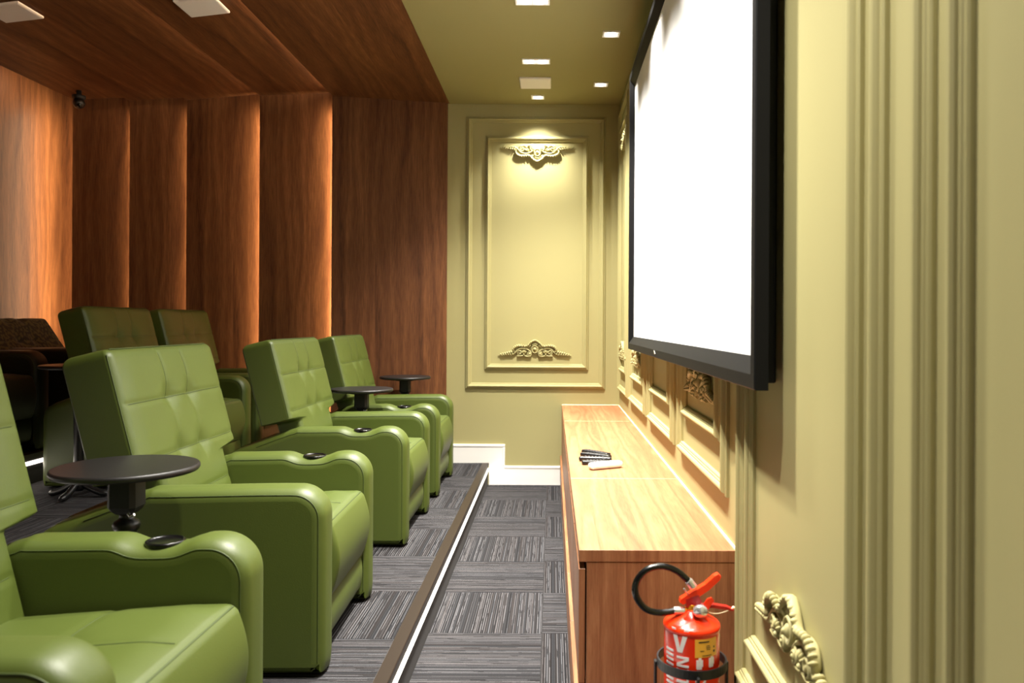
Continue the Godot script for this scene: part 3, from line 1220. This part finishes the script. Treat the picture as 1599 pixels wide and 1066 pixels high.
func arm_stitches(cup: bool) -> ArrayMesh:
	var p := arm_outline(cup)
	var n := outline_normals(p)
	var b := MB.new()
	for s in [-1, 1]:
		var path := []
		for i in p.size():
			if p[i].x < -0.36 or p[i].y < 0.04:
				continue
			var r := 0.038
			var a := 0.5
			var c := p[i] - n[i] * (r * (1 - sin(a)) - 0.0005)
			path.append(Vector3(c.x, c.y, s * (AW / 2 - r + r * cos(a) + 0.0003)))
		b.tube(path, 0.0019, 5)
	return b.mesh()

func make_recliner_meshes() -> void:
	R.seam_v = [0.140, 0.295, 0.480]
	R.back = back_mesh(0.665, 0.392, 0.262, 0.250, 0.155)
	R.back_seam = back_seams(0.665, 0.392, 0.262, 0.250)
	R.low = back_mesh(0.50, 0.392, 0.262, 0.160, 0.155)
	R.arm0 = arm_mesh(false)
	R.arm1 = arm_mesh(true)
	R.st0 = arm_stitches(false)
	R.st1 = arm_stitches(true)
	var seat_push := SeatPush.new()
	var b := MB.new()
	b.soft(Vector3.ZERO, Vector3(0.60, 0.25, 0.526), 0.022, Vector3i(44, 12, 40), seat_push)
	R.seat = b.mesh()
	b = MB.new()
	# piping along the front edge and seams over the top
	var path := []
	for i in 31:
		var z := lerpf(-0.243, 0.243, i / 30.0)
		path.append(Vector3(0.2935, 0.1195, z))
	b.tube(path, 0.0028, 6)
	path = []
	for i in 41:
		var x := lerpf(-0.27, 0.275, i / 40.0)
		path.append(Vector3(x, 0.1255 + seat_push.at(Vector3(x, 0.125, 0), Vector3.UP).y, 0))
	b.tube(path, 0.0016, 5)
	path = []
	for i in 41:
		var z := lerpf(-0.245, 0.245, i / 40.0)
		path.append(Vector3(0.03, 0.1255 + seat_push.at(Vector3(0.03, 0.125, z), Vector3.UP).y, z))
	b.tube(path, 0.0016, 5)
	R.seat_seam = b.mesh()
	b = MB.new()
	b.soft(Vector3(0.385, 0.132, 0), Vector3(0.05, 0.145, 0.522), 0.018, Vector3i(2, 6, 12), FootPush.new())
	R.foot = b.mesh()
	b = MB.new()
	b.soft(Vector3(-0.045, 0.165, 0), Vector3(0.76, 0.26, 0.528), 0.012, Vector3i(2, 2, 2))
	R.base = b.mesh()
	b = MB.new()
	b.soft(Vector3(-0.375, 0.34, 0), Vector3(0.10, 0.26, 0.526), 0.015, Vector3i(2, 2, 2))
	R.rear = b.mesh()
	# cup insert: rim, wall and floor of a shallow black cup
	b = MB.new()
	b.lathe([Vector2(0.046, -0.030), Vector2(0.046, 0.004), Vector2(0.045, 0.007), Vector2(0.042, 0.0085), Vector2(0.039, 0.007), Vector2(0.038, 0.0045), Vector2(0.0005, 0.0045)], 32)
	R.cup = b.mesh()

func recliner(label: String, x_front: float, y: float, d: float, turn: float, cup_far: bool, cup_near: bool, group: String, low := false, wz := 1.0) -> Node3D:
	var t := thing("recliner", label, "armchair", P(x_front - 0.44, y, d), turn, group)
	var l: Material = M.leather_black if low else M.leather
	for far in [true, false]:
		var cup := cup_far if far else cup_near
		var a := part("arm", R.arm1 if cup else R.arm0, l, t)
		a.position.z = (-1.0 if far else 1.0) * (CW * wz - AW) / 2
		part("stitching", R.st1 if cup else R.st0, M.seam, a)
		if cup:
			var c := part("cup_holder", R.cup, M.rubber, a, "black cup holder")
			c.position = Vector3(0.215, 0.5635, 0)
	var inner := (CW * wz - 2 * AW) / 0.53
	var s := part("seat", R.seat, l, t)
	s.transform = Transform3D(Basis(Vector3.BACK, deg_to_rad(4.5)), Vector3(0.132, 0.300, 0))
	s.scale = Vector3(1, 1, inner)
	part("seam", R.seat_seam, M.seam, s)
	for q in [["footrest", R.foot], ["base", R.base], ["rear_panel", R.rear]]:
		var o := part(q[0], q[1], l, t)
		o.scale = Vector3(1, 1, inner)
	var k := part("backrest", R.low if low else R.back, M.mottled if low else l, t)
	k.transform = Transform3D(Basis(Vector3.BACK, deg_to_rad(34.0 if low else 14.5)), Vector3(-0.06, 0.375, 0))
	k.scale = Vector3(1, 1, wz)
	if not low:
		part("seam", R.back_seam, M.seam, k)
	else:
		k.set_meta("label", "low dark mottled backrest")
	return t

func recliners() -> void:
	make_recliner_meshes()
	var g1 := "green leather recliners in the front row"
	recliner("green leather recliner nearest the camera, cut off at the lower left corner", -0.71, TIER1, 1.60, 0.0, true, false, g1)
	recliner("green leather recliner second from camera, behind the nearest round table", -0.71, TIER1, 2.845, deg_to_rad(1.5), true, false, g1)
	recliner("green leather recliner third from the camera, with the cup holder in its near arm", -0.71, TIER1, 4.29, 0.0, false, true, g1)
	recliner("green leather recliner farthest away in the front row, beside the walnut wall", -0.71, TIER1, 5.40, 0.0, false, true, g1)
	var g2 := "shaded green recliners in the second row"
	recliner("shaded green recliner in the second row, left one of the two dim backs", -1.94, TIER2, 4.79, 0.0, false, false, g2, false, 0.95)
	recliner("shaded green recliner in the second row, right one of the two dim backs", -1.94, TIER2, 5.645, 0.0, false, false, g2, false, 0.95)
	var g3 := "dark low-backed chairs on the topmost tier"
	recliner("dark low-backed chair on the topmost tier, its arm and seat showing at the left edge", -2.99, TIER3, 4.38, 0.0, false, false, g3, true, 0.95)
	recliner("dark low-backed chair on the topmost tier with mottled backrest against the back wall", -2.99, TIER3, 5.55, 0.0, false, false, g3, true, 0.95)

# ---------------------------------------------------------------- side tables
func side_table(label: String, x: float, y: float, d: float, turn: float) -> void:
	var t := thing("side_table", label, "table", P(x, y, d), 0.0, "black round side tables between the recliners")
	var b := MB.new()
	b.lathe([Vector2(0.0005, 0.700), Vector2(0.182, 0.700), Vector2(0.1855, 0.6985), Vector2(0.188, 0.694), Vector2(0.188, 0.688), Vector2(0.184, 0.682), Vector2(0.165, 0.680), Vector2(0.0005, 0.680)], 64)
	part("tabletop", b, M.table, t)
	b = MB.new()
	b.lathe([Vector2(0.0005, 0.680), Vector2(0.075, 0.680), Vector2(0.075, 0.672), Vector2(0.068, 0.668), Vector2(0.0005, 0.668)], 32)
	part("mounting_plate", b, M.black_matt, t)
	# squared swivel block tapering below
	b = MB.new()
	var secs := []
	for q in [[0.669, 0.038], [0.600, 0.039], [0.588, 0.039], [0.576, 0.032], [0.568, 0.024]]:
		var s := PackedVector3Array()
		var c: float = q[1] * 0.30
		for e in [[1, 1, 0], [1, 1, 1], [-1, 1, 0], [-1, 1, 1], [-1, -1, 0], [-1, -1, 1], [1, -1, 0], [1, -1, 1]]:
			var w: float = q[1]
			var flip: bool = (e[0] * e[1] > 0)
			var cut_x: bool = (e[2] == 1) == flip
			s.append(Vector3(e[0] * (w - (c if cut_x else 0.0)), q[0], e[1] * (w - (0.0 if cut_x else c))))
		secs.append(s)
	b.sweep(secs, false)
	part("swivel_block", b, M.black_matt, t)
	b = MB.new()
	b.tube([Vector3(0.020, 0.572, 0.030), Vector3(0.028, 0.566, 0.034), Vector3(0.040, 0.572, 0.036)], 0.004, 8)
	part("lever", b, M.chrome, t, "small chrome lever")
	# turned post
	b = MB.new()
	b.lathe([Vector2(0.0005, 0.570), Vector2(0.020, 0.570), Vector2(0.018, 0.560), Vector2(0.020, 0.552), Vector2(0.032, 0.545), Vector2(0.036, 0.535), Vector2(0.033, 0.524), Vector2(0.027, 0.518), Vector2(0.026, 0.508), Vector2(0.030, 0.503), Vector2(0.030, 0.470), Vector2(0.026, 0.455), Vector2(0.024, 0.20), Vector2(0.028, 0.15), Vector2(0.032, 0.10), Vector2(0.032, 0.05), Vector2(0.024, 0.035), Vector2(0.0005, 0.035)], 32)
	part("post", b, M.black, t)
	for k in 4:
		var a := turn + PI / 2 * k
		var dir := Vector3(cos(a), 0, sin(a))
		var path := []
		var rad := []
		for i in 13:
			var u := i / 12.0
			path.append(dir * lerpf(0.015, 0.155, u) + Vector3.UP * (0.019 + 0.060 * pow(1.0 - u, 1.7)))
			rad.append(lerpf(0.017, 0.019, u) if i < 11 else [0.017, 0.010][i - 11])
		b = MB.new()
		b.tube(path, rad, 10)
		part("foot", b, M.black, t)

func tables() -> void:
	side_table("black round side table nearest the camera, in front of the second recliner", -1.18, TIER1, 2.215, PI / 4)
	side_table("black round side table between the third and the farthest front recliner", -1.155, TIER1, 4.845, PI / 4)
	side_table("black round side table at the far end of the front row by the walnut wall", -1.095, TIER1, 5.955, PI / 4)
	side_table("black round side table on the second tier, only its curved foot showing", -2.50, TIER2, 4.215, 0.0)

# ---------------------------------------------------------------- fire extinguisher and its stand
func bent_text(txt: String, size: float, r: float, mid: float, y: float, rot: float, m: Material, parent: Node3D, called: String, bold := true) -> void:
	var tm := TextMesh.new()
	var f := SystemFont.new()
	f.font_names = PackedStringArray(["Droid Sans"])
	f.font_weight = 700 if bold else 400
	tm.font = f
	tm.text = txt
	tm.font_size = 48
	tm.pixel_size = size / 48.0
	tm.depth = 0.0008
	tm.curve_step = 1.0
	var arr := tm.get_mesh_arrays()
	var vs: PackedVector3Array = arr[Mesh.ARRAY_VERTEX]
	var ix: PackedInt32Array = arr[Mesh.ARRAY_INDEX] if arr[Mesh.ARRAY_INDEX] != null else PackedInt32Array(range(vs.size()))
	# cut the letters finely, then lay them round the cylinder
	var tr := PackedVector3Array()
	for i in ix:
		tr.append(vs[i])
	for pass_n in 6:
		var out := PackedVector3Array()
		for i in range(0, tr.size(), 3):
			var p := [tr[i], tr[i + 1], tr[i + 2]]
			var l := [p[0].distance_to(p[1]), p[1].distance_to(p[2]), p[2].distance_to(p[0])]
			var k := l.find(l.max())
			if l[k] < 0.006:
				out.append_array([p[0], p[1], p[2]])
				continue
			var a: Vector3 = p[k]
			var b: Vector3 = p[(k + 1) % 3]
			var c: Vector3 = p[(k + 2) % 3]
			var h := (a + b) / 2
			out.append_array([a, h, c, h, b, c])
		tr = out
	var b2 := MB.new()
	for i in tr.size():
		var q := Vector2(tr[i].x, tr[i].y).rotated(rot)
		var a := mid + q.x / r
		var rr := r + 0.0006 + tr[i].z
		tr[i] = Vector3(rr * sin(a), y + q.y, rr * cos(a))
	var idx := PackedInt32Array(range(tr.size()))
	b2.raw(tr, idx, false)
	part(called, b2, m, parent)

func patch(b: MB, r: float, a0: float, a1: float, y0: float, y1: float, th: float) -> void:
	var secs := []
	for i in 13:
		var a := lerpf(a0, a1, i / 12.0)
		var d := Vector3(sin(a), 0, cos(a))
		secs.append(PackedVector3Array([d * (r - 0.001) + Vector3(0, y0, 0), d * (r + th) + Vector3(0, y0, 0), d * (r + th) + Vector3(0, y1, 0), d * (r - 0.001) + Vector3(0, y1, 0)]))
	b.sweep(secs, false)

func lower(o: MeshInstance3D) -> void:   # seats a valve part on the dome
	o.position.y = 0.027
	o.scale.y = 0.88

func extinguisher() -> void:
	# facing the camera: +z
	var at := P(0.337, 0.0, 1.90)
	var st := thing("extinguisher_stand", "black metal floor stand with a ring holding the fire extinguisher", "stand", at)
	var rr := 0.0785
	var b := MB.new()
	var ring := []
	for i in 48:
		var a := TAU * i / 48
		var d := Vector3(cos(a), 0, sin(a))
		ring.append(PackedVector3Array([d * rr + Vector3(0, 0.457, 0), d * (rr + 0.004) + Vector3(0, 0.457, 0), d * (rr + 0.004) + Vector3(0, 0.478, 0), d * rr + Vector3(0, 0.478, 0)]))
	b.sweep(ring, false, PackedInt32Array(), true)
	part("ring", b, M.black, st)
	for a in [PI * 0.97, PI * 0.03, PI * 1.5]:
		b = MB.new()
		var d := Vector3(cos(a), 0, -sin(a))
		b.box(d * (rr + 0.007) + Vector3(0, 0.240, 0), Vector3(0.006, 0.452, 0.016), 0.001, Transform3D())
		part("leg", b, M.black, st)
	b = MB.new()
	b.lathe([Vector2(0.0005, 0.042), Vector2(0.086, 0.042), Vector2(0.094, 0.036), Vector2(0.094, 0.002), Vector2(0.09, 0.0), Vector2(0.0005, 0.0)], 40)
	part("base_dish", b, M.black, st)

	var t := thing("fire_extinguisher", "red fire extinguisher with looped black hose standing before the cabinet", "extinguisher", at + Vector3(0, 0.043, 0))
	var r := 0.0655
	b = MB.new()
	var prof := [Vector2(0.0005, 0.0), Vector2(0.055, 0.0), Vector2(0.063, 0.006), Vector2(r, 0.016), Vector2(r, 0.504), Vector2(r, 0.505)]
	for q in [Vector2(0.0672, 0.507), Vector2(0.0676, 0.512), Vector2(0.0668, 0.517), Vector2(0.063, 0.521), Vector2(0.056, 0.525), Vector2(0.046, 0.530), Vector2(0.036, 0.535), Vector2(0.028, 0.540), Vector2(0.022, 0.546), Vector2(0.018, 0.550), Vector2(0.0005, 0.551)]:
		prof.append(q)
	b.lathe(prof, 56)
	part("cylinder", b, M.red, t)
	var cyl := t.get_node("cylinder")
	# print on the cylinder
	bent_text("V", 0.074, r, -0.60, 0.493, 0.0, M.print, cyl, "print")
	bent_text("MOCELIN", 0.040, r, -0.48, 0.371, PI / 2, M.print, cyl, "print")
	bent_text("PQS  BC", 0.034, r, 0.16, 0.352, PI / 2, M.print, cyl, "print")
	b = MB.new()
	for i in 9:
		patch(b, r, -1.25, -0.86, 0.464 - i * 0.011, 0.469 - i * 0.011, 0.0006)
	part("print", b, M.print, cyl)
	b = MB.new()
	# two small flame marks under the yellow label
	for q in [[0.10, 0.440], [0.58, 0.442]]:
		for e in [[0.0, 0.0, 0.09, 0.016], [-0.06, 0.004, 0.05, 0.020], [0.08, 0.006, 0.05, 0.016], [0.02, 0.016, 0.05, 0.014]]:
			patch(b, r, q[0] + e[0] - e[2], q[0] + e[0] + e[2], q[1] + e[1] - e[3] * 0.5, q[1] + e[1] + e[3] * 0.5, 0.0006)
	part("print", b, M.print, cyl)
	b = MB.new()
	patch(b, r, -0.06, 0.84, 0.459, 0.501, 0.0007)
	part("label", b, M.yellow, cyl, "yellow inspection label")
	b = MB.new()
	for e in [[0.10, 0.50, 0.456, 0.459], [0.38, 0.52, 0.447, 0.4485], [0.38, 0.55, 0.443, 0.4445], [0.40, 0.54, 0.439, 0.4405], [0.16, 0.30, 0.4365, 0.438], [0.24, 0.60, 0.4255, 0.427], [0.70, 0.76, 0.441, 0.445], [0.69, 0.77, 0.431, 0.436]]:
		patch(b, r + 0.0007, e[0] - 0.03, e[1] - 0.03, e[2] + 0.037, e[3] + 0.037, 0.0004)
	part("label_print", b, M.ink, cyl)
	# valve
	b = MB.new()
	b.lathe([Vector2(0.0005, 0.562), Vector2(0.020, 0.562), Vector2(0.020, 0.572), Vector2(0.015, 0.576), Vector2(0.014, 0.604), Vector2(0.010, 0.608), Vector2(0.0005, 0.608)], 24)
	b.tube([Vector3(0, 0.590, 0), Vector3(-0.024, 0.590, 0.004)], 0.009, 12)
	lower(part("valve", b, M.brass, t))
	b = MB.new()
	var gx := Transform3D(Basis(Vector3.RIGHT, PI / 2), Vector3(0.014, 0.600, 0.027))
	b.lathe([Vector2(0.0005, -0.012), Vector2(0.012, -0.010), Vector2(0.0165, 0.0), Vector2(0.0175, 0.008), Vector2(0.0165, 0.012), Vector2(0.013, 0.014), Vector2(0.006, 0.017), Vector2(0.0005, 0.018)], 28, gx)
	lower(part("pressure_gauge", b, M.chrome, t))
	# carrying handle and squeeze lever
	b = MB.new()
	b.prism(PackedVector2Array([Vector2(-0.014, 0.600), Vector2(0.016, 0.600), Vector2(0.022, 0.618), Vector2(0.014, 0.634), Vector2(-0.016, 0.622)]), Vector3(0, 0, -0.011), Vector3.RIGHT, Vector3.UP, Vector3(0, 0, 0.022))
	lower(part("valve_block", b, M.red_dark, t))
	b = MB.new()
	var lv := [Vector2(-0.030, 0.613), Vector2(-0.028, 0.622), Vector2(-0.012, 0.633), Vector2(0.030, 0.662), Vector2(0.052, 0.685), Vector2(0.062, 0.690), Vector2(0.068, 0.684), Vector2(0.064, 0.674), Vector2(0.040, 0.648), Vector2(0.006, 0.622), Vector2(-0.022, 0.608)]
	b.prism(PackedVector2Array(lv), Vector3(0, 0, -0.010), Vector3.RIGHT, Vector3.UP, Vector3(0, 0, 0.020))
	lower(part("squeeze_lever", b, M.red, t))
	b = MB.new()
	b.prism(PackedVector2Array([Vector2(0.012, 0.604), Vector2(0.050, 0.607), Vector2(0.084, 0.601), Vector2(0.098, 0.594), Vector2(0.096, 0.590), Vector2(0.080, 0.594), Vector2(0.050, 0.599), Vector2(0.012, 0.596)]), Vector3(0, 0, -0.009), Vector3.RIGHT, Vector3.UP, Vector3(0, 0, 0.018))
	lower(part("carry_handle", b, M.red_dark, t))
	b = MB.new()
	b.prism(PackedVector2Array([Vector2(0.024, 0.596), Vector2(0.034, 0.594), Vector2(0.044, 0.612), Vector2(0.050, 0.622), Vector2(0.044, 0.630), Vector2(0.034, 0.626), Vector2(0.026, 0.612)]), Vector3(0, 0, 0.010), Vector3.RIGHT, Vector3.UP, Vector3(0, 0, 0.007))
	lower(part("safety_tag", b, M.red, t, "bright red safety tag"))
	b = MB.new()
	b.tube(curve3([Vector3(0.030, 0.596, 0.012), Vector3(0.042, 0.588, 0.014), Vector3(0.062, 0.586, 0.012), Vector3(0.084, 0.592, 0.008), Vector3(0.098, 0.597, 0.0)]), 0.0012, 6)
	blob(b, Vector3(0.099, 0.597, 0.0), Vector3(0.004, 0.004, 0.004))
	lower(part("seal_wire", b, M.cream, t))
	# hose: out of the valve to the left, round and back up to the clip
	b = MB.new()
	var hp := curve3([Vector3(-0.040, 0.590, 0.006), Vector3(-0.075, 0.587, 0.012), Vector3(-0.112, 0.600, 0.020), Vector3(-0.136, 0.638, 0.024), Vector3(-0.134, 0.676, 0.024), Vector3(-0.110, 0.706, 0.022), Vector3(-0.074, 0.714, 0.018), Vector3(-0.040, 0.701, 0.014), Vector3(-0.014, 0.676, 0.010), Vector3(0.002, 0.655, 0.008)])
	b.tube(hp, 0.0085, 12)
	lower(part("hose", b, M.rubber, t))
	b = MB.new()
	b.tube([Vector3(-0.018, 0.590, 0.004), Vector3(-0.022, 0.590, 0.004), Vector3(-0.042, 0.590, 0.006), Vector3(-0.044, 0.590, 0.006)], [0.009, 0.0105, 0.0105, 0.009], 14)
	lower(part("ferrule", b, M.chrome, t))
	b = MB.new()
	b.tube([Vector3(-0.012, 0.674, 0.010), Vector3(-0.010, 0.672, 0.010), Vector3(0.001, 0.656, 0.008), Vector3(0.002, 0.654, 0.008)], [0.009, 0.0105, 0.0105, 0.009], 14)
	lower(part("ferrule", b, M.chrome, t))
	b = MB.new()
	b.tube([Vector3(-0.020, 0.650, 0.006), Vector3(-0.014, 0.640, 0.006), Vector3(-0.006, 0.632, 0.004)], 0.0025, 8)
	lower(part("hose_clip", b, M.chrome, t))

func curve3(pts: Array) -> Array:
	var out := []
	for i in pts.size() - 1:
		var a: Vector3 = pts[maxi(i - 1, 0)]
		var d: Vector3 = pts[mini(i + 2, pts.size() - 1)]
		for k in 8:
			out.append(pts[i].cubic_interpolate(pts[i + 1], a, d, k / 8.0))
	out.append(pts[pts.size() - 1])
	return out
